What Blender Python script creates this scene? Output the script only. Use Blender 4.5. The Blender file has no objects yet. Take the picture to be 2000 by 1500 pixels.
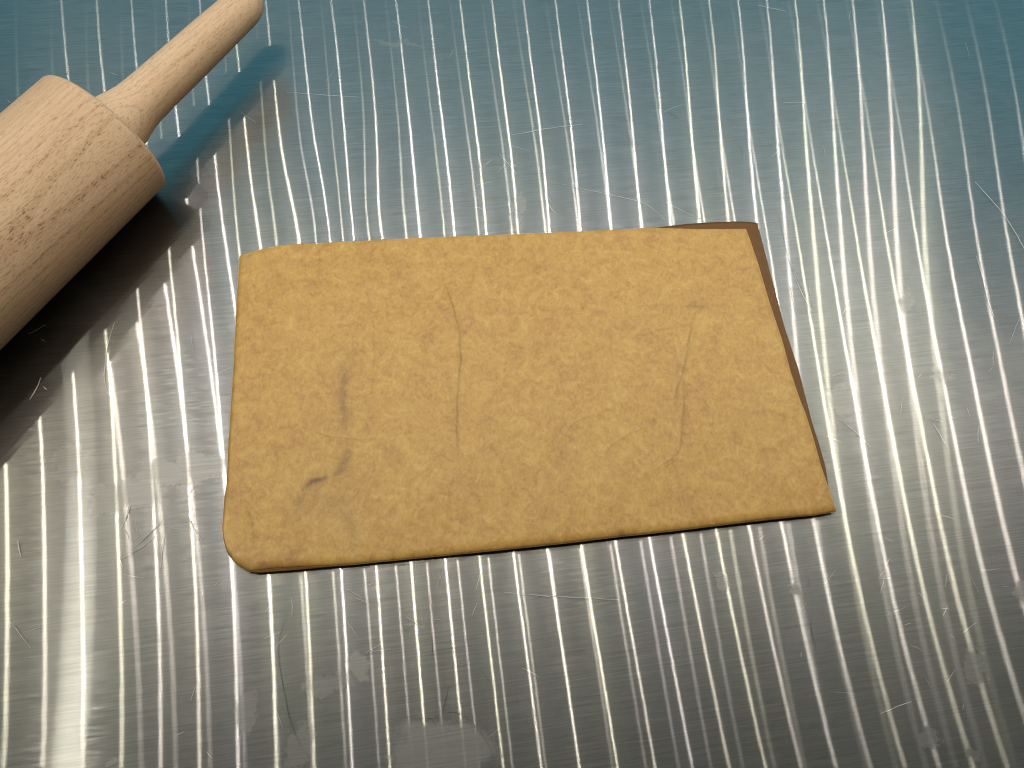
import bpy, math, random
import numpy as np
from mathutils import Matrix, Vector
random.seed(7); rng = np.random.default_rng(7)
S = bpy.context.scene
COL = S.collection

# ------------------------------------------------------------------ camera
H_CAM, TILT, ROLL, FPX = 0.32, 0.3911, 0.1038, 1400.0
fw = np.array([0, math.sin(TILT), -math.cos(TILT)])
up0 = np.array([0, math.cos(TILT), math.sin(TILT)]); rt0 = np.array([1.0, 0, 0])
rt = math.cos(ROLL)*rt0 + math.sin(ROLL)*up0
up = -math.sin(ROLL)*rt0 + math.cos(ROLL)*up0
cd = bpy.data.cameras.new('camera'); cam = bpy.data.objects.new('camera', cd); COL.objects.link(cam)
M = Matrix(((rt[0], up[0], -fw[0], 0), (rt[1], up[1], -fw[1], 0), (rt[2], up[2], -fw[2], H_CAM), (0, 0, 0, 1)))
cam.matrix_world = M
cd.sensor_width = 36; cd.lens = 36*FPX/2000; cd.clip_start = 0.01; cd.clip_end = 50
S.camera = cam

# ------------------------------------------------------------------ world, lamps, exposure
W = bpy.data.worlds.new('World'); S.world = W; W.use_nodes = True
bg = W.node_tree.nodes['Background']
bg.inputs['Color'].default_value = (0.38, 0.72, 0.85, 1); bg.inputs['Strength'].default_value = 0.014

def lamp(kind, name, loc, energy, color, **kw):
    l = bpy.data.lights.new(name, kind); l.energy = energy; l.color = color
    for k, v in kw.items(): setattr(l, k, v)
    o = bpy.data.objects.new(name, l); o.location = loc; COL.objects.link(o); return o
def aim(o, target):
    d = Vector(target) - o.location
    o.rotation_euler = d.to_track_quat('-Z', 'Y').to_euler()
# two strips of small diodes hanging above the work surface (they make the regular streaks and the stepped shadows)
TINTS = [(1.0, .90, .77), (1.0, .86, .80), (1.0, .93, .74), (1.0, .90, .82), (.98, .88, .86)]
LED_W = 0.057
def led(loc, w):                                       # one diode: a thin bar of light set across the strip, facing down
    o = lamp('AREA', 'led', loc, w*random.uniform(.85, 1.15), random.choice(TINTS), shape='RECTANGLE', size=.0010, size_y=.022)
    o.rotation_euler = (0, 0, .2299)
for i in range(-6, 22):
    led((-0.2511+i*.0378, .3360+i*.0091, .4944), LED_W*1.12)
for i in range(-25, 15):
    led((.4071+i*.0402, .3184+i*.0094, .5285), LED_W*1.08)
# blue area lamp added beyond the table for cool reflections; no known window
o = lamp('AREA', 'added_blue_lamp', (-.10, 1.25, .80), 11.5, (.13, .47, .64), shape='RECTANGLE', size=4.4, size_y=.95); aim(o, (0, .1, 0))
# round ceiling lamp behind the photographer
o = lamp('AREA', 'ceiling_lamp', (-.777, -.293, 1.3), .60, (1, .95, .82), shape='DISK', size=.062); aim(o, (0, .1, 0))

S.view_settings.view_transform = 'Standard'; S.view_settings.look = 'None'
S.view_settings.exposure = 0.12; S.view_settings.gamma = 1; S.view_settings.use_curve_mapping = False
S.cycles.use_denoising = True; S.cycles.filter_width = 1.2
S.cycles.sample_clamp_indirect = 4.0
S.cycles.use_light_tree = False; S.cycles.caustics_reflective = False; S.cycles.light_sampling_threshold = 0; S.cycles.use_adaptive_sampling = False

# ------------------------------------------------------------------ helpers
def U(px, z=0.0):
    """photo pixel -> point at height z, used once to lay the things out on the sheet"""
    p = np.atleast_2d(np.array(px, float))
    d = ((p[:, 0:1]-1000)/FPX)*rt - ((p[:, 1:2]-750)/FPX)*up + fw
    t = (z-H_CAM)/d[:, 2:3]
    return np.array([0, 0, H_CAM]) + t*d
def tag(o, **kw):
    for k, v in kw.items(): o[k] = v
    return o
def mesh(name, verts, faces, mat, parent=None, smooth=True):
    me = bpy.data.meshes.new(name); me.from_pydata([tuple(v) for v in verts], [], [tuple(f) for f in faces])
    me.update()
    if smooth: me.polygons.foreach_set('use_smooth', [True]*len(me.polygons))
    me.materials.append(mat)
    o = bpy.data.objects.new(name, me); COL.objects.link(o)
    if parent: o.parent = parent
    return o
def grid_mesh(name, V, mat, parent=None, extra=None):
    """V: (n, m, 3) vertex grid, built fast with numpy; returns the object"""
    n, m = V.shape[:2]
    me = bpy.data.meshes.new(name)
    idx = np.arange(n*m).reshape(n, m)
    q = np.stack([idx[:-1, :-1], idx[1:, :-1], idx[1:, 1:], idx[:-1, 1:]], -1).reshape(-1, 4)
    verts = V.reshape(-1, 3)
    if extra is not None:
        ev, ef = extra; q = np.concatenate([q, ef+len(verts)]) if len(ev) else np.concatenate([q, ef]); verts = np.concatenate([verts, ev]) if len(ev) else verts
    me.vertices.add(len(verts)); me.vertices.foreach_set('co', verts.astype(np.float32).ravel())
    me.loops.add(q.size); me.loops.foreach_set('vertex_index', q.astype(np.int32).ravel())
    me.polygons.add(len(q)); me.polygons.foreach_set('loop_start', (np.arange(len(q))*4).astype(np.int32))
    me.polygons.foreach_set('use_smooth', np.ones(len(q), bool))
    me.update(calc_edges=True); me.validate()
    me.materials.append(mat)
    o = bpy.data.objects.new(name, me); COL.objects.link(o)
    if parent: o.parent = parent
    return o

class NT:
    """tiny node-tree writer"""
    def __init__(s, name):
        s.m = bpy.data.materials.new(name); s.m.use_nodes = True; s.t = s.m.node_tree; s.t.nodes.clear()
        s.out = s.t.nodes.new('ShaderNodeOutputMaterial')
    def n(s, typ, ins=None, **props):
        nd = s.t.nodes.new('ShaderNode'+typ)
        for k, v in props.items(): setattr(nd, k, v)
        for k, v in (ins or {}).items():
            sk = nd.inputs[k]
            if isinstance(v, bpy.types.NodeSocket): s.t.links.new(v, sk)
            elif isinstance(v, (tuple, list)) and len(v) == 3 and sk.type == 'RGBA': sk.default_value = (*v, 1)
            else: sk.default_value = v
        return nd
    def m_(s, op, a, b=0.0, c=0.0, clamp=False):
        return s.n('Math', {0: a, 1: b, 2: c}, operation=op, use_clamp=clamp).outputs[0]
    def v_(s, op, a, b=(0, 0, 0)):
        return s.n('VectorMath', {0: a, 1: b}, operation=op).outputs[0]
    def sc(s, v, k):
        return s.n('VectorMath', {0: v, 'Scale': k}, operation='SCALE').outputs[0]
    def noise(s, vec, scale, detail=4, rough=.5, dist=0, dim='3D', out='Fac'):
        return s.n('TexNoise', {'Vector': vec, 'Scale': scale, 'Detail': detail, 'Roughness': rough, 'Distortion': dist}, noise_dimensions=dim).outputs[out]
    def ramp(s, fac, stops, interp='LINEAR'):
        nd = s.n('ValToRGB', {'Fac': fac}); cr = nd.color_ramp; cr.interpolation = interp
        while len(cr.elements) < len(stops): cr.elements.new(.5)
        for e, (p, c) in zip(cr.elements, stops):
            e.position = p; e.color = (*c, 1) if isinstance(c, (tuple, list)) else (c, c, c, 1)
        return nd.outputs[0]
    def rng(s, v, a, b, c=0.0, d=1.0, smooth=True):
        return s.n('MapRange', {'Value': v, 'From Min': a, 'From Max': b, 'To Min': c, 'To Max': d}, interpolation_type='SMOOTHSTEP' if smooth else 'LINEAR').outputs[0]
    def mixc(s, f, a, b, mode='MIX'):
        return s.n('MixRGB', {0: f, 1: a, 2: b}, blend_type=mode).outputs[0]
    def done(s, shader): s.t.links.new(shader, s.out.inputs['Surface']); return s.m

# ------------------------------------------------------------------ the brushed metal sheet
BETA = 0.2299
cb, sb = math.cos(BETA), math.sin(BETA)
FILMS = [  # smears that dull the brushing: photo centre, half width, half height, strength
    (250, 962, 62, 22, .65), (318, 930, 60, 22, .7), (392, 902, 48, 26, .7), (212, 985, 30, 14, .5),
    (868, 1455, 88, 55, 1), (835, 1490, 70, 60, 1), (700, 1298, 20, 33, 1), (1552, 1146, 17, 12, .95), (1408, 1130, 10, 14, .6),
    (1912, 1305, 24, 36, .9), (1824, 1447, 17, 22, .9), (1996, 1160, 20, 16, .9), (1770, 588, 15, 12, .8),
    (775, 84, 45, 5, .6), (1010, 405, 13, 26, .5), (1650, 780, 20, 26, .45), (1840, 733, 22, 14, .4),
    (480, 1395, 16, 42, .55), (588, 1452, 24, 48, .6), (640, 1335, 40, 20, .45), (215, 1490, 14, 8, .4), (1893, 1475, 14, 10, .9), (135, 905, 26, 40, .3)]
def metal():
    n = NT('brushed_steel')
    pos = n.n('NewGeometry').outputs['Position']
    # coordinates along and across the brushing
    ub = n.n('VectorMath', {0: pos, 1: (cb, sb, 0)}, operation='DOT_PRODUCT').outputs['Value']
    vb = n.n('VectorMath', {0: pos, 1: (-sb, cb, 0)}, operation='DOT_PRODUCT').outputs['Value']
    hair = n.n('CombineXYZ', {0: n.m_('MULTIPLY', ub, 55), 1: n.m_('MULTIPLY', vb, 1300), 2: 0.0}).outputs[0]
    hair2 = n.n('CombineXYZ', {0: n.m_('MULTIPLY', ub, 150), 1: n.m_('MULTIPLY', vb, 700), 2: 3.0}).outputs[0]
    wob = n.n('CombineXYZ', {0: n.m_('MULTIPLY', ub, 30), 1: n.m_('MULTIPLY', vb, 90), 2: 7.0}).outputs[0]
    h1 = n.m_('SUBTRACT', n.noise(hair, 1, 3, .6), .5); h2 = n.m_('SUBTRACT', n.noise(hair2, 1, 2, .5), .5); h3 = n.m_('SUBTRACT', n.noise(wob, 1, 3, .6), .5)
    def slopes(a1, a2, a3):
        t = n.m_('ADD', n.m_('MULTIPLY', h1, a1), n.m_('MULTIPLY', h2, a2))
        t = n.m_('ADD', t, n.m_('MULTIPLY', h3, a3))
        nrm = n.n('NewGeometry').outputs['Normal']
        off = n.n('CombineXYZ', {0: n.m_('MULTIPLY', t, cb), 1: n.m_('MULTIPLY', t, sb), 2: 0.0}).outputs[0]
        return n.n('VectorMath', {0: n.v_('ADD', nrm, off)}, operation='NORMALIZE').outputs[0]
    n_core = slopes(.0011, .0006, .0014)
    n_halo = slopes(.05, .02, .0016)
    tan = n.n('CombineXYZ', {0: cb, 1: sb, 2: 0.0}).outputs[0]
    # wipe marks and smears
    d = n.noise(pos, 60, 6, .68, out='Color'); d = n.sc(n.v_('SUBTRACT', d, (.5, .5, .5)), .022)
    pd = n.v_('ADD', pos, d)
    film = None
    for (cx, cy, rx, ry, st) in FILMS:
        c = U((cx, cy))[0]; ax = np.linalg.norm(U((cx+rx, cy))[0]-c); ay = np.linalg.norm(U((cx, cy+ry))[0]-c)
        q = n.n('VectorMath', {0: n.v_('SUBTRACT', pd, tuple(c)), 1: (1/ax, 1/ay, 0)}, operation='MULTIPLY').outputs[0]
        L = n.n('VectorMath', {0: q}, operation='LENGTH').outputs['Value']
        f = n.rng(L, 1.25, .80, 0, st)
        film = f if film is None else n.m_('MAXIMUM', film, f)
    wipe = n.noise(pos, 9, 6, .62, 1.2); wipe = n.rng(wipe, .40, .72)
    fine = n.noise(pos, 130, 5, .7)
    col_var = n.noise(n.n('CombineXYZ', {0: n.m_('MULTIPLY', ub, 40), 1: n.m_('MULTIPLY', vb, 1500), 2: 0.0}).outputs[0], 1, 4, .6)
    colr = n.ramp(col_var, [(.3, (.285, .287, .265)), (.7, (.445, .447, .415))])
    def gl(ax, ay, nrm, col, dist='GGX'):
        r = math.sqrt(ax*ay); a = -(1-math.sqrt(ax/ay))
        return n.n('BsdfAnisotropic', {'Color': col, 'Roughness': math.sqrt(r), 'Anisotropy': ANI_SIGN*a, 'Normal': nrm, 'Tangent': tan}, distribution=dist).outputs[0]
    ANI_SIGN = -1
    core = gl(.0011, .29, n_core, colr, 'BECKMANN')
    halo = gl(.015, .22, n_halo, colr)
    glow = gl(.060, .24, n_halo, colr)
    broad = gl(.16, .22, n_halo, colr)
    mix = lambda f, a, b: n.n('MixShader', {0: f, 1: a, 2: b}).outputs[0]
    # shares of the reflecting micro-surface
    s1 = mix(.44, halo, core)
    s2 = mix(.25, s1, glow)
    s3 = mix(n.m_('ADD', .03, n.m_('MULTIPLY', wipe, .09)), s2, broad)
    s4 = mix(n.m_('MULTIPLY', film, .93), s3, n.n('MixShader', {0: .55, 1: glow, 2: broad}).outputs[0])
    dull = n.n('BsdfDiffuse', {'Color': (.30, .29, .27), 'Normal': n_halo}).outputs[0]
    s5 = mix(n.m_('ADD', .02, n.m_('ADD', n.m_('MULTIPLY', film, .26), n.m_('MULTIPLY', n.m_('MULTIPLY', wipe, fine), .10))), s4, dull)
    return n.done(s5)
MET = metal()
NX, NY = 620, 560
X, Y = np.meshgrid(np.linspace(-.85, .85, NX), np.linspace(-.55, .95, NY), indexing='ij')
Z = np.zeros_like(X)
for k in range(14):                                    # the sheet is never quite flat
    a = rng.uniform(0, 2*math.pi); wl = rng.uniform(.12, .35); ph = rng.uniform(0, 6.28)
    Z += .000020*(wl/.15)*np.sin((X*math.cos(a)+Y*math.sin(a))*2*math.pi/wl+ph)
dx, dy = U((672, 440))[0][:2]                           # the shallow bump left of the packet's top edge
uu = (X-dx)*cb+(Y-dy)*sb; vv = -(X-dx)*sb+(Y-dy)*cb
Z += .00030*np.exp(-uu**2/(2*.017**2)-vv**2/(2*.035**2))
Z -= Z.max()
sheet = grid_mesh('table_top', np.stack([X, Y, Z-.0002], -1), MET)
tag(sheet, kind='structure', label='brushed metal table top streaked with light')

# scratches, lint and dried water marks on the sheet
def ribbon(paths, z):
    vs, fs = [], []
    for pts, w in paths:
        p = np.array(pts, float)
        if p.shape[1] == 2: p = U(p)
        # resample with slight smoothness
        d = np.r_[0, np.cumsum(np.linalg.norm(np.diff(p, axis=0), axis=1))]; m = max(3, int(d[-1]/.0025))
        t = np.linspace(0, d[-1], m)
        q = np.stack([np.interp(t, d, p[:, k]) for k in (0, 1)], 1)
        for _ in range(3):
            q[1:-1] = (q[:-2]+2*q[1:-1]+q[2:])/4
        q += rng.normal(0, .00008, q.shape)
        tg = np.gradient(q, axis=0); tg /= np.linalg.norm(tg, axis=1)[:, None]+1e-12; nn = np.stack([-tg[:, 1], tg[:, 0]], 1)
        ww = w*(.25+.75*np.sin(np.linspace(.1, math.pi-.1, m)))*rng.uniform(.6, 1.2, m)
        b = len(vs)
        for k in range(m):
            for s_ in (-1, 1):
                a = q[k]+s_*nn[k]*ww[k]/2; vs.append((a[0], a[1], z))
            vs.append((q[k][0], q[k][1], z+w*.35))
        for k in range(m-1):
            i = b+3*k; fs += [(i, i+3, i+5, i+2), (i+2, i+5, i+4, i+1)]
    return vs, fs
def scratch_mat():
    n = NT('scratch_metal')
    g = n.n('BsdfAnisotropic', {'Color': (.9, .88, .82), 'Roughness': .5}, distribution='GGX').outputs[0]
    d = n.n('BsdfDiffuse', {'Color': (.85, .83, .76)}).outputs[0]
    return n.done(n.n('MixShader', {0: .75, 1: g, 2: d}).outputs[0])
SC = [([(1550, 533), (1563, 567), (1585, 607)], 1), ([(1581, 560), (1578, 570), (1583, 574)], .8), ([(1630, 510), (1640, 507)], 1.2), ([(1743, 477), (1755, 476)], 1.1),
      ([(1960, 417), (1987, 460), (2002, 490)], .9), ([(1907, 500), (1920, 543), (1930, 587), (1942, 620)], .9), ([(1820, 820), (1841, 823)], 1.4),
      ([(1823, 827), (1837, 847), (1846, 866)], 1.1), ([(1637, 817), (1673, 843), (1700, 873)], .7), ([(1970, 673), (1993, 617)], .6),
      ([(224, 630), (208, 678), (203, 732), (206, 764), (224, 786)], 1.1), ([(58, 780), (74, 761), (79, 738)], 1.1), ([(92, 762), (84, 755)], 1),
      ([(35, 1055), (37, 1068), (40, 1087)], 1.6), ([(237, 1030), (253, 1001), (256, 982)], 1.2), ([(362, 975), (384, 943)], .9), ([(365, 1007), (394, 1058)], 1.0),
      ([(262, 1068), (290, 1045), (314, 1020)], 1.2), ([(236, 1090), (270, 1075), (306, 1045)], .9), ([(314, 1108), (316, 1070), (323, 1039)], .8), ([(232, 1090), (240, 1108)], .9),
      ([(1000, 264), (1060, 252), (1138, 242)], .7), ([(985, 1157), (1055, 1163), (1139, 1168), (1209, 1171)], .8), ([(1060, 1164), (1076, 1166)], 1.3),
      ([(866, 1110), (852, 1150)], .6), ([(940, 1112), (930, 1150)], .6), ([(794, 1205), (812, 1218), (824, 1226)], .9),
      ([(20, 1215), (60, 1265)], .8), ([(560, 1240), (540, 1262)], .7), ([(1720, 1393), (1780, 1370)], .8), ([(1715, 1130), (1740, 1129)], .8),
      ([(1838, 1188), (1852, 1188)], 1), ([(1842, 1203), (1850, 1184)], .9), ([(2000-95, 355), (1945, 400), (1962, 420)], .7), ([(560, 180), (700, 190)], .5),
      ([(1100, 360), (1260, 395), (1300, 430)], .5), ([(1300, 395), (1390, 440)], .5), ([(975, 300), (1010, 340)], .5), ([(1480, 10), (1535, 22)], .6), ([(1530, 200), (1575, 200)], .6), ([(1545, 560), (1552, 600)], .7)]
paths = [(p, w*.00030) for p, w in SC]
for k in range(120):                                    # light hairline wear all over
    cx, cy = rng.uniform(-40, 2040), rng.uniform(0, 1540)
    if rng.random() < .5: cx, cy = [(330, 1040), (1730, 800), (860, 1180), (1000, 400), (1800, 1200)][rng.integers(5)]; cx += rng.normal(0, 110); cy += rng.normal(0, 80)
    if cy < -20: continue
    L = rng.uniform(5, 24); a = rng.uniform(0, math.pi); b = a+rng.normal(0, .5)
    paths.append(([(cx, cy), (cx+L*math.cos(a), cy+L*math.sin(a)), (cx+L*(math.cos(a)+math.cos(b)), cy+L*(math.sin(a)+math.sin(b)))], rng.uniform(.00006, .00016)))
v, f = ribbon(paths, 0.00002)
o = mesh('scratch', v, f, scratch_mat(), sheet); tag(o, kind='stuff')
def flat(name, col, rough=.6):
    n = NT(name); return n.done(n.n('BsdfPrincipled', {'Base Color': col, 'Roughness': rough}).outputs[0])
LINT = [[(1107, 222), (1113, 234), (1121, 240)], [(1221, 253), (1230, 270), (1240, 294)], [(1520, 417), (1533, 477), (1543, 517), (1556, 545), (1588, 602)],
        [(1793, 1133), (1803, 1142), (1810, 1160)], [(1588, 1197), (1582, 1220), (1584, 1240), (1595, 1266)], [(1580, 1130), (1578, 1147)],
        [(842, 1238), (850, 1262), (842, 1287)], [(862, 1395), (873, 1372), (876, 1340)], [(560, 1199), (542, 1255), (546, 1307), (567, 1412), (591, 1465)], [(940, 1310), (958, 1332)],
        [(383, 350), (398, 330), (410, 345)], [(548, 475), (551, 486)], [(556, 474), (555, 484)], [(1048, 1240), (1046, 1255)], [(1010, 1365), (1013, 1378)],
        [(930, 295), (938, 325), (944, 350)], [(1300, 215), (1330, 235)], [(1640, 1275), (1650, 1300)], [(1612, 1390), (1600, 1402)], [(1032, 1400), (1028, 1418)], [(1470, 1000), (1471, 1004)]]
v, f = ribbon([(p, .00016) for p in LINT], 0.00004)
o = mesh('lint', v, f, flat('lint_fibre', (.03, .035, .03))); tag(o, kind='stuff', label='dark hairs and lint specks strewn on the metal sheet')
WAT = [[(1429, 276), (1447, 280), (1454, 308), (1422, 325), (1394, 346), (1398, 371), (1436, 374)], [(1468, 280), (1496, 287), (1524, 276), (1545, 290), (1548, 308), (1527, 308)],
       [(1500, 385), (1530, 388), (1552, 360), (1545, 338)], [(1672, 345), (1676, 325), (1690, 318)], [(780, 1395), (800, 1400), (850, 1405), (870, 1385), (900, 1390), (930, 1420), (950, 1440), (965, 1480)]]
v, f = ribbon([(p, .00014) for p in WAT], 0.00003)
o = mesh('water_mark', v, f, flat('dried_water', (.12, .12, .11), .5), sheet); tag(o, kind='stuff')

# ------------------------------------------------------------------ the tan paper packet
def dens(p, n, z):
    p = np.array(p, float)
    d = np.r_[0, np.cumsum(np.linalg.norm(np.diff(p, axis=0), axis=1))]; t = np.linspace(0, d[-1], n)
    q = np.stack([np.interp(t, d, p[:, k]) for k in (0, 1)], 1)
    w = max(1, n//90)
    for _ in range(w): q[1:-1] = (q[:-2]+2*q[1:-1]+q[2:])/4
    return q
def coons(top, right, bottom, left, nu, nv, z):
    """grid of photo-plane points spanned by four traced edges"""
    t, b = dens(top, nu, z), dens(bottom, nu, z); l, r = dens(left, nv, z), dens(right, nv, z)
    u = np.linspace(0, 1, nu)[:, None, None]; v = np.linspace(0, 1, nv)[None, :, None]
    return ((1-v)*t[:, None]+v*b[:, None]+(1-u)*l[None]+u*r[None]
            - ((1-u)*(1-v)*t[0]+u*(1-v)*t[-1]+(1-u)*v*b[0]+u*v*b[-1]))
TL, TR, BR, BL = (468, 499), (1457, 447), (1633, 999.5), (437, 1057)
f_top = [TL, (490, 492), (518, 485), (556, 478), (700, 470.5), (850, 463), (1000, 457.5), (1100, 453), (1280, 445), (1360, 447.5), (1420, 447.5), TR]
f_right = [TR, (1464.5, 467), (1481, 515), (1502, 587), (1529, 668), (1544, 725), (1562, 779), (1574, 808), (1590, 860), (1605, 914), (1620, 956), BR]
f_bot = [BL, (444, 1081), (459.5, 1101), (486, 1117), (510, 1114), (540, 1111), (680, 1104), (750, 1097), (925, 1080), (1100, 1062), (1200, 1050), (1320, 1037), (1410, 1026), (1500, 1014.5), (1590, 1007), BR]
f_left = [TL, (464, 555), (459, 646), (455, 730), (451, 790), (445.5, 875), (443, 940), (438.5, 965), (434, 1032), BL]
NU, NV = 680, 400
GP = coons(f_top, f_right, f_bot, f_left, NU, NV, .0042)
def lift(P, z):
    return U(P.reshape(-1, 2), z.reshape(-1, 1)).reshape(*P.shape[:2], 3)
G = lift(GP, np.full((NU, NV), .0042))
def dist_poly(P, pts):
    q = U(pts, .0042)[:, :2]; best = np.full(P.shape[0], 9.0)
    tt = np.zeros(P.shape[0]); L = np.r_[0, np.cumsum(np.linalg.norm(np.diff(q, axis=0), axis=1))]
    for k in range(len(q)-1):
        a, b = q[k], q[k+1]; ab = b-a; t = np.clip(((P-a)@ab)/(ab@ab), 0, 1)
        d = np.linalg.norm(P-(a+t[:, None]*ab), axis=1); m = d < best; best[m] = d[m]; tt[m] = (L[k]+t[m]*(L[k+1]-L[k]))/L[-1]
    return best, tt
P2 = G.reshape(-1, 3)[:, :2]
wob = .6*np.stack([np.sin(P2[:, 1]*420+3*np.sin(P2[:, 0]*160)), np.sin(P2[:, 0]*390+2*np.sin(P2[:, 1]*210))], 1)*.00022
P2w = P2+wob
CREASES = [  # path, line strength, ridge height (mm), width (m)
    ([(858, 505), (866, 545), (885, 600), (897, 640), (900, 700), (893.5, 770), (892, 840), (895, 892), (899, 927)], .85, .22, .00042),
    ([(886, 925), (879, 955), (877, 1000)], .35, .08, .0006), ([(728, 608), (731, 700), (725.5, 763), (717, 808)], .40, .10, .0003),
    ([(582, 831), (610, 843.5), (645, 853), (680, 858), (718, 858), (740, 857)], .55, .10, .00034), ([(712, 870), (700, 895)], .3, .06, .0003),
    ([(1361, 602), (1350.5, 635), (1343, 680), (1338.5, 710), (1331, 737), (1322, 761), (1316, 790)], .8, .20, .00040),
    ([(1332.5, 737), (1337, 770), (1335.5, 800), (1332.5, 830), (1329, 879), (1315, 895), (1297, 907), (1275, 925)], .7, .16, .00038),
    ([(1324, 765), (1318, 810), (1312, 835)], .35, .08, .0003), ([(1307, 556), (1310, 605), (1322, 650), (1329, 680)], .28, .12, .0004),
    ([(1090, 868), (1105, 845), (1120, 828), (1145, 815), (1178, 810)], .42, .08, .0004), ([(1180, 882), (1200, 866), (1230, 848), (1260, 836), (1278, 821)], .5, .08, .00035),
    ([(1616, 948), (1608, 966), (1600, 985)], .6, .15, .0004), ([(480, 990), (492, 1015), (494, 1060)], .45, .10, .0006), ([(478, 975), (505, 1005)], .3, .08, .0004),
    ([(700, 980), (690, 1030), (700, 1060)], .22, .08, .0007), ([(1545, 600), (1565, 700), (1600, 850)], .15, .1, .0007), ([(520, 560), (600, 548), (660, 556)], .16, .06, .0006)]
STAINS = [  # path, strength, width (m)
    ([(668, 690), (672, 745), (669, 787), (671, 822), (679, 856)], .50, .0014), ([(575, 1008), (584, 982), (596, 954), (608, 942)], .42, .0012),
    ([(594, 956), (610, 941), (628, 936), (645, 930)], .95, .00085), ([(641, 932), (659, 924), (674, 903), (681, 872)], .50, .0016), ([(612, 948), (622, 960), (620, 985), (600, 1000)], .30, .0012),
    ([(650, 955), (670, 985), (690, 1050), (684, 1080)], .26, .0022), ([(590, 1000), (640, 990), (670, 960)], .24, .003), ([(1342, 597), (1364, 598), (1388, 602)], .40, .0008),
    ([(1350, 588), (1362, 600)], .3, .0008), ([(1272, 820), (1283, 823)], .35, .0012), ([(468, 503), (484, 500), (497, 495)], .40, .0010), ([(505, 1096), (514, 1103), (508, 1110)], .55, .0012),
    ([(450, 1070), (470, 1092), (500, 1108), (600, 1102)], .35, .0018), ([(1205, 1046), (1226, 1043)], .7, .0011), ([(445, 960), (455, 975)], .3, .002),
    ([(1450, 527), (1456, 528)], .4, .0008), ([(686, 1080), (692, 1070)], .35, .0018)]
SPECKS = [(607, 574, .9), (1314, 510, .8), (1329, 670, .6), (883, 500, .3), (1411, 512, .5), (635, 893, .5), (655, 951, .5), (1090, 800, .4), (985, 725, .3), (1290, 636, .4), (760, 1000, .3), (1450, 900, .3)]
crease = np.zeros(len(P2)); stain = np.zeros(len(P2)); dz = np.zeros(len(P2))
for pts, st, hh, w in CREASES:
    d, t = dist_poly(P2w, pts); fade = np.sin(np.clip(t, .0, 1)*math.pi)**.5
    fade *= .75+.25*np.sin(t*23+len(pts))
    crease = np.maximum(crease, .95*st*fade*np.exp(-(d/(w*1.25))**2))
    dz += fade*(hh*.0021)*(np.exp(-(d/(w*3.2))**2)*1.0-.55*np.exp(-(d/w)**2))
for pts, st, w in STAINS:
    d, t = dist_poly(P2w, pts); fade = np.sin(np.clip(t, .04, .96)*math.pi)**.6
    stain = np.maximum(stain, st*fade*(.60*np.exp(-(d/(w*1.15))**2)+.40*np.exp(-(d/(w*3.2))**2))); dz -= fade*.00018*st*np.exp(-(d/(w*1.4))**2)
for x, y, st in SPECKS:
    d = np.linalg.norm((P2-U((x, y), .0042)[0][:2])*np.array([1.6, 1]), axis=1); crease = np.maximum(crease, 1.3*st*np.exp(-(d/.00045)**4))
z = np.full((NU, NV), .0042)
# distance to each edge in metres along the grid
W_, Hh = .26, .15
u = np.linspace(0, 1, NU)[:, None]; v = np.linspace(0, 1, NV)[None, :]
dl, dr, dt, db = u*W_, (1-u)*W_, v*Hh, (1-v)*Hh
rnd = lambda d, r, h: h*(1-np.sqrt(np.clip(1-(np.clip(r-d, 0, r)/r)**2, 0, 1)))
z = z-rnd(db, .0048, .0022)-rnd(dl, .0030, .0016)-rnd(dt, .0016, .0008)-rnd(dr, .0034, .0010)+dz.reshape(NU, NV)
z += .00022*np.sin(u*7+1)*np.sin(v*5+.6)+.00018*np.sin(u*19+v*11)*np.sin(v*13+2)      # it does not lie quite flat
z += .00003*np.sin(u*61+6*np.sin(v*9))*np.sin(v*47+5*np.sin(u*11))
z += .0010*np.exp(-((u-.0)**2/.0022+(v-1)**2/.006))+.0008*np.exp(-(u**2/.0004+v**2/.0008))
G = lift(GP, np.maximum(z, .0009))

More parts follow.
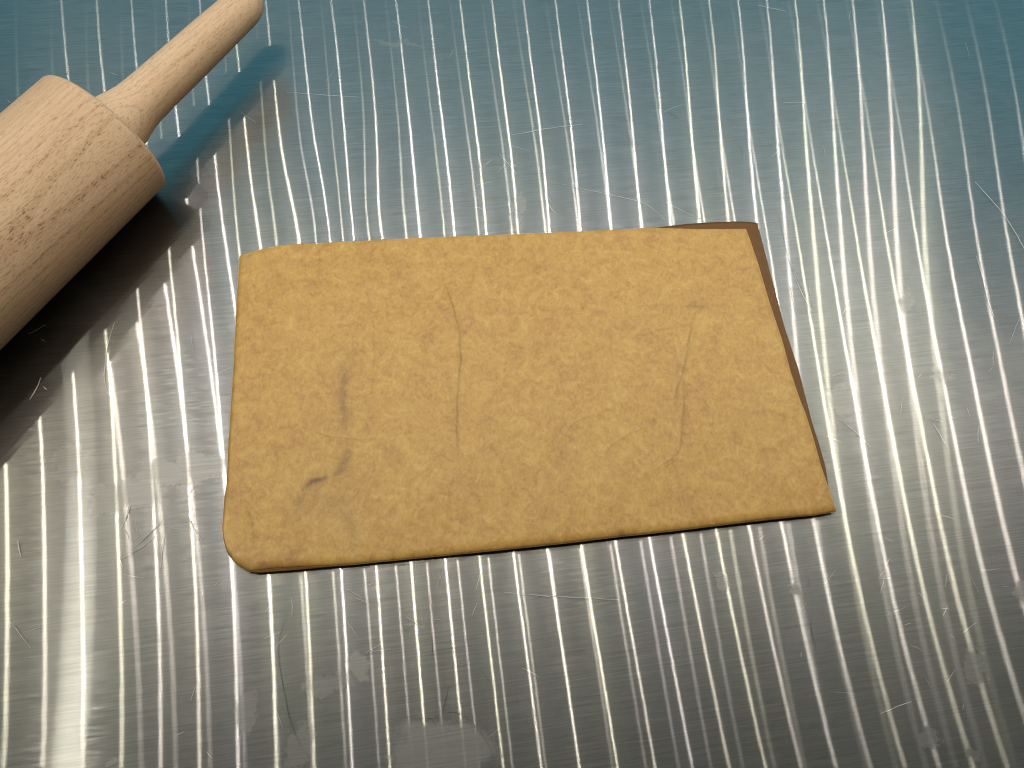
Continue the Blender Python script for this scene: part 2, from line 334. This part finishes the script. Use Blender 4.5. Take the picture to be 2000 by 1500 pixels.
def paper_mat(name, dark=False):
    n = NT(name)
    pos = n.n('NewGeometry').outputs['Position']
    a = n.noise(pos, 150, 8, .72, .9); b = n.noise(n.v_('MULTIPLY', pos, (1, .6, 1)), 700, 5, .75, .4); c = n.noise(pos, 28, 3, .5); e = n.noise(n.v_('MULTIPLY', pos, (1.0, .55, 1)), 900, 4, .7)
    m = n.m_('ADD', n.m_('MULTIPLY', a, .52), n.m_('ADD', n.m_('MULTIPLY', b, .28), n.m_('ADD', n.m_('MULTIPLY', c, .12), n.m_('MULTIPLY', e, .08))))
    col = n.ramp(m, [(.34, (.37, .160, .030)), (.43, (.53, .270, .058)), (.53, (.66, .380, .084)), (.62, (.77, .495, .132))])
    fib = n.noise(n.v_('MULTIPLY', pos, (1.0, 1.0, 1)), 480, 2, .5, 2.5)
    col = n.mixc(n.rng(e, .30, .75, 0, .30, ), col, (.66, .46, .19))
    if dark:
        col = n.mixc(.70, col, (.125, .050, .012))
    at = n.n('Attribute', attribute_name='crease').outputs['Fac']; st = n.n('Attribute', attribute_name='stain').outputs['Fac']
    col = n.mixc(n.m_('MULTIPLY', at, .85, clamp=True), col, (.20, .115, .018))
    col = n.mixc(n.m_('MULTIPLY', st, .92, clamp=True), col, (.165, .084, .052))
    spk = n.noise(pos, 1500, 3, .6)
    col = n.mixc(n.rng(spk, .56, .72, 0, .28), col, (.36, .17, .045))
    pale = n.noise(pos, 240, 6, .7, .6)
    col = n.mixc(n.rng(pale, .50, .70, 0, .40), col, (.78, .53, .165))
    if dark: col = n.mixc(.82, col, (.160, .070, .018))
    hgt = n.m_('ADD', n.m_('MULTIPLY', e, .3), b)
    bmp = n.n('Bump', {'Height': hgt, 'Strength': .06, 'Distance': .0005}).outputs[0]
    p = n.n('BsdfPrincipled', {'Base Color': col, 'Roughness': .50, 'Normal': bmp, 'Specular IOR Level': .25 if dark else .45, 'Coat Weight': .0 if dark else .10, 'Coat Roughness': .35})
    return n.done(p.outputs[0])
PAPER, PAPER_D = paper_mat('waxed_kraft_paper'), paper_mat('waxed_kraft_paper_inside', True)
org = U((1010, 770))[0]
packet = bpy.data.objects.new('paper_packet', None); COL.objects.link(packet); packet.location = (org[0], org[1], 0)
tag(packet, label='folded tan waxed paper packet lying creased and mottled on the brushed metal sheet', category='paper packet')
def solid(name, Gt, thick, mat, attrs=None):
    n_, m_ = Gt.shape[:2]
    Gb = Gt.copy(); Gb[..., 2] -= thick
    ctr = Gt.reshape(-1, 3).mean(0); Gb[..., :2] = ctr[:2]+(Gb[..., :2]-ctr[:2])*.9975
    idx = np.arange(n_*m_).reshape(n_, m_); N = n_*m_
    loop = np.concatenate([idx[:, 0], idx[-1, 1:], idx[-2::-1, -1], idx[0, -2:0:-1]])
    nx = np.roll(loop, -1)
    side = np.stack([loop, nx, nx+N, loop+N], -1)
    bot = np.stack([idx[:-1, :-1], idx[:-1, 1:], idx[1:, 1:], idx[1:, :-1]], -1).reshape(-1, 4)+N
    verts = np.concatenate([Gt.reshape(-1, 3), Gb.reshape(-1, 3)])-np.array([org[0], org[1], 0])
    top = bot[:, ::-1]-N
    q = np.concatenate([top, bot, side])
    me = bpy.data.meshes.new(name); me.vertices.add(len(verts)); me.vertices.foreach_set('co', verts.astype(np.float32).ravel())
    me.loops.add(q.size); me.loops.foreach_set('vertex_index', q.astype(np.int32).ravel())
    me.polygons.add(len(q)); me.polygons.foreach_set('loop_start', (np.arange(len(q))*4).astype(np.int32))
    sm = np.ones(len(q), bool); sm[len(top)+len(bot):] = False; me.polygons.foreach_set('use_smooth', sm)
    me.update(calc_edges=True)
    for k, arr in (attrs or {}).items():
        at = me.attributes.new(k, 'FLOAT', 'POINT'); at.data.foreach_set('value', np.concatenate([arr, arr*0]).astype(np.float32))
    me.materials.append(mat)
    o = bpy.data.objects.new(name, me); COL.objects.link(o); o.parent = packet; return o
solid('front_sheet', G[:, ::-1], .0009, PAPER, {'crease': crease.reshape(NU, NV)[:, ::-1].ravel(), 'stain': stain.reshape(NU, NV)[:, ::-1].ravel()})
bTR = (1479, 436)
b_top = [(474, 502), (560, 482), (850, 467), (1280, 444.5), (1340, 437.5), (1400, 433.5), (1440, 432.5), (1465, 433), bTR]
b_right = [bTR, (1487, 466), (1499, 512), (1532, 638), (1559, 719), (1588, 832), (1600, 868), (1613, 914), (1618, 950), (1619, 1003)]
b_bot = [(450, 1060), (466, 1092), (492, 1119), (575, 1113), (690, 1103), (925, 1079), (1200, 1050), (1500, 1016), (1619, 1003)]
b_left = [(474, 502), (462, 730), (452, 900), (450, 1060)]
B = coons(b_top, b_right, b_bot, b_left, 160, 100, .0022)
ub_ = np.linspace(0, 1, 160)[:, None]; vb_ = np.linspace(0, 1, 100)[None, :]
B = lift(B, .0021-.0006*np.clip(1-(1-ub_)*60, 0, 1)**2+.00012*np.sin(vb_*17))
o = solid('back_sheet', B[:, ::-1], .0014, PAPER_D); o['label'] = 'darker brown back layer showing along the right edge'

# ------------------------------------------------------------------ the rolling pin
def wood_mat(name, tilt=.009, light=0.0, lines=1.0, flecks=1.0):
    n = NT(name)
    oc = n.n('TexCoord').outputs['Object']
    x, y, z_ = (n.n('SeparateXYZ', {0: oc}).outputs[k] for k in range(3))
    warp = n.sc(n.v_('SUBTRACT', n.noise(n.v_('MULTIPLY', oc, (5, 38, 38)), 1, 3, .5, out='Color'), (.5, .5, .5)), .0010)
    warp2 = n.sc(n.v_('SUBTRACT', n.noise(n.v_('MULTIPLY', oc, (60, 240, 240)), 1, 2, .5, out='Color'), (.5, .5, .5)), .0006)
    pw = n.v_('ADD', n.v_('ADD', oc, warp), warp2)
    # growth rings round a far-off heart, tilted a little against the pin's axis
    nz = (-.80, .60)
    d = n.n('VectorMath', {0: pw, 1: (tilt, nz[0], nz[1])}, operation='DOT_PRODUCT').outputs['Value']
    t = n.n('VectorMath', {0: pw, 1: (0, nz[1], -nz[0])}, operation='DOT_PRODUCT').outputs['Value']
    r = n.m_('SQRT', n.m_('ADD', n.m_('POWER', n.m_('ADD', d, .16), 2), n.m_('POWER', t, 2)))
    ph = n.m_('FRACT', n.m_('MULTIPLY', r, 500))
    line = n.m_('MULTIPLY', n.rng(ph, .55, .93, 0, 1), n.rng(ph, 1.0, .94, 0, 1))
    st = n.noise(n.v_('MULTIPLY', oc, (70, 2100, 2100)), 1, 4, .6)
    pores = n.noise(n.v_('MULTIPLY', oc, (260, 2300, 2300)), 1, 2, .5)
    # rays show as short dashes: long where the growth layers are cut flat
    fleck = n.noise(n.v_('MULTIPLY', pw, (430, 1900, 1900)), 1, 2, .5)
    big = n.noise(n.v_('MULTIPLY', oc, (12, 45, 45)), 1, 4, .6)
    base = n.ramp(big, [(.3, (.68+light, .462+light, .272+light)), (.7, (.80+light, .585+light, .370+light))])
    col = n.mixc(n.m_('MULTIPLY', line, n.rng(big, .2, .8, .16*lines, .38*lines)), base, (.40, .215, .100))
    col = n.mixc(n.rng(st, .50, .72, 0, .30), col, (.40, .215, .10))
    flat_zone = n.rng(d, .0255 if lines == 1 else .002, .0325 if lines == 1 else .02, .12, 1)
    fl = n.m_('MULTIPLY', n.rng(fleck, .55, .64, 0, .55*flecks), n.m_('MULTIPLY', flat_zone, n.m_('ADD', .45, n.m_('MULTIPLY', line, .9))))
    col = n.mixc(fl, col, (.215, .092, .032))
    col = n.mixc(n.rng(pores, .57, .70, 0, .55), col, (.30, .145, .06))
    hgt = n.m_('SUBTRACT', n.m_('MULTIPLY', st, .6), n.m_('ADD', n.m_('MULTIPLY', pores, .6), n.m_('MULTIPLY', fl, .8)))
    bmp = n.n('Bump', {'Height': hgt, 'Strength': .22, 'Distance': .0004}).outputs[0]
    p = n.n('BsdfPrincipled', {'Base Color': col, 'Roughness': .58, 'Normal': bmp, 'Specular IOR Level': .30})
    return n.done(p.outputs[0])
R_PIN, PHI, EX, EY = .0334, 1.12, -.2100, .2290
LEN = .25
def lathe(name, prof, mat, parent, seg=160):
    """prof: (x along axis, radius); the axis is the pin's own centre line"""
    vs, fs = [], []
    for (x, r) in prof:
        for k in range(seg):
            a = 2*math.pi*k/seg; vs.append((x, r*math.cos(a), R_PIN+r*math.sin(a)))
    for j in range(len(prof)-1):
        for k in range(seg):
            k2 = (k+1) % seg; fs.append((j*seg+k, j*seg+k2, (j+1)*seg+k2, (j+1)*seg+k))
    fs.append(tuple(range(seg))[::-1]); fs.append(tuple((len(prof)-1)*seg+k for k in range(seg)))
    # origin on the axis so that the grain runs round it
    vs = [(a, b, c-R_PIN) for a, b, c in vs]
    o = mesh(name, vs, fs, mat, parent); o.location = (0, 0, R_PIN); return o
pin = bpy.data.objects.new('rolling_pin', None); COL.objects.link(pin)
a_ = np.array([math.cos(PHI), math.sin(PHI)])
c_ = np.array([EX, EY])-a_*LEN/2
pin.location = (c_[0], c_[1], 0); pin.rotation_euler = (0, 0, PHI)
tag(pin, label='pale beech rolling pin with a turned handle lying on the metal sheet', category='rolling pin')
rr = .0032
arc = [(LEN/2-rr+rr*math.sin(t), R_PIN-rr+rr*math.cos(t)) for t in np.linspace(0, math.pi/2, 9)]
half = [(x, R_PIN) for x in np.linspace(0, LEN/2-rr, 30)][:-1]+arc+[(LEN/2+.0006, .022), (LEN/2+.0010, .0166), (LEN/2+.0004, .0158), (LEN/2-.0010, .0150)]
prof = [(-x, r) for x, r in half[::-1]][:-1]+half
lathe('body', prof, wood_mat('beech_body'), pin)
hp = [(-.001, .0146), (.0006, .0149), (.0035, .0150), (.0065, .0147), (.010, .0140), (.0145, .0129), (.019, .0121), (.025, .01165), (.033, .0114), (.045, .0112), (.060, .0109), (.075, .0106), (.088, .0102), (.099, .0099)]
tip = [(.099+.0145*math.sin(t), .0099*math.cos(t)**.75 if t < 1.56 else .0002) for t in np.linspace(.12, math.pi/2, 12)]
hp = hp+tip
# smooth the profile with a denser spline
hx = np.array([p[0] for p in hp]); hr = np.array([p[1] for p in hp])
wm = wood_mat('beech_handle', .006, .0, .6, .75)
h1 = lathe('handle', [(LEN/2+x, r) for x, r in zip(hx, hr)], wm, pin, 128)
h2 = lathe('handle', [(-LEN/2-x, r) for x, r in zip(hx[::-1], hr[::-1])], wm, pin, 128)
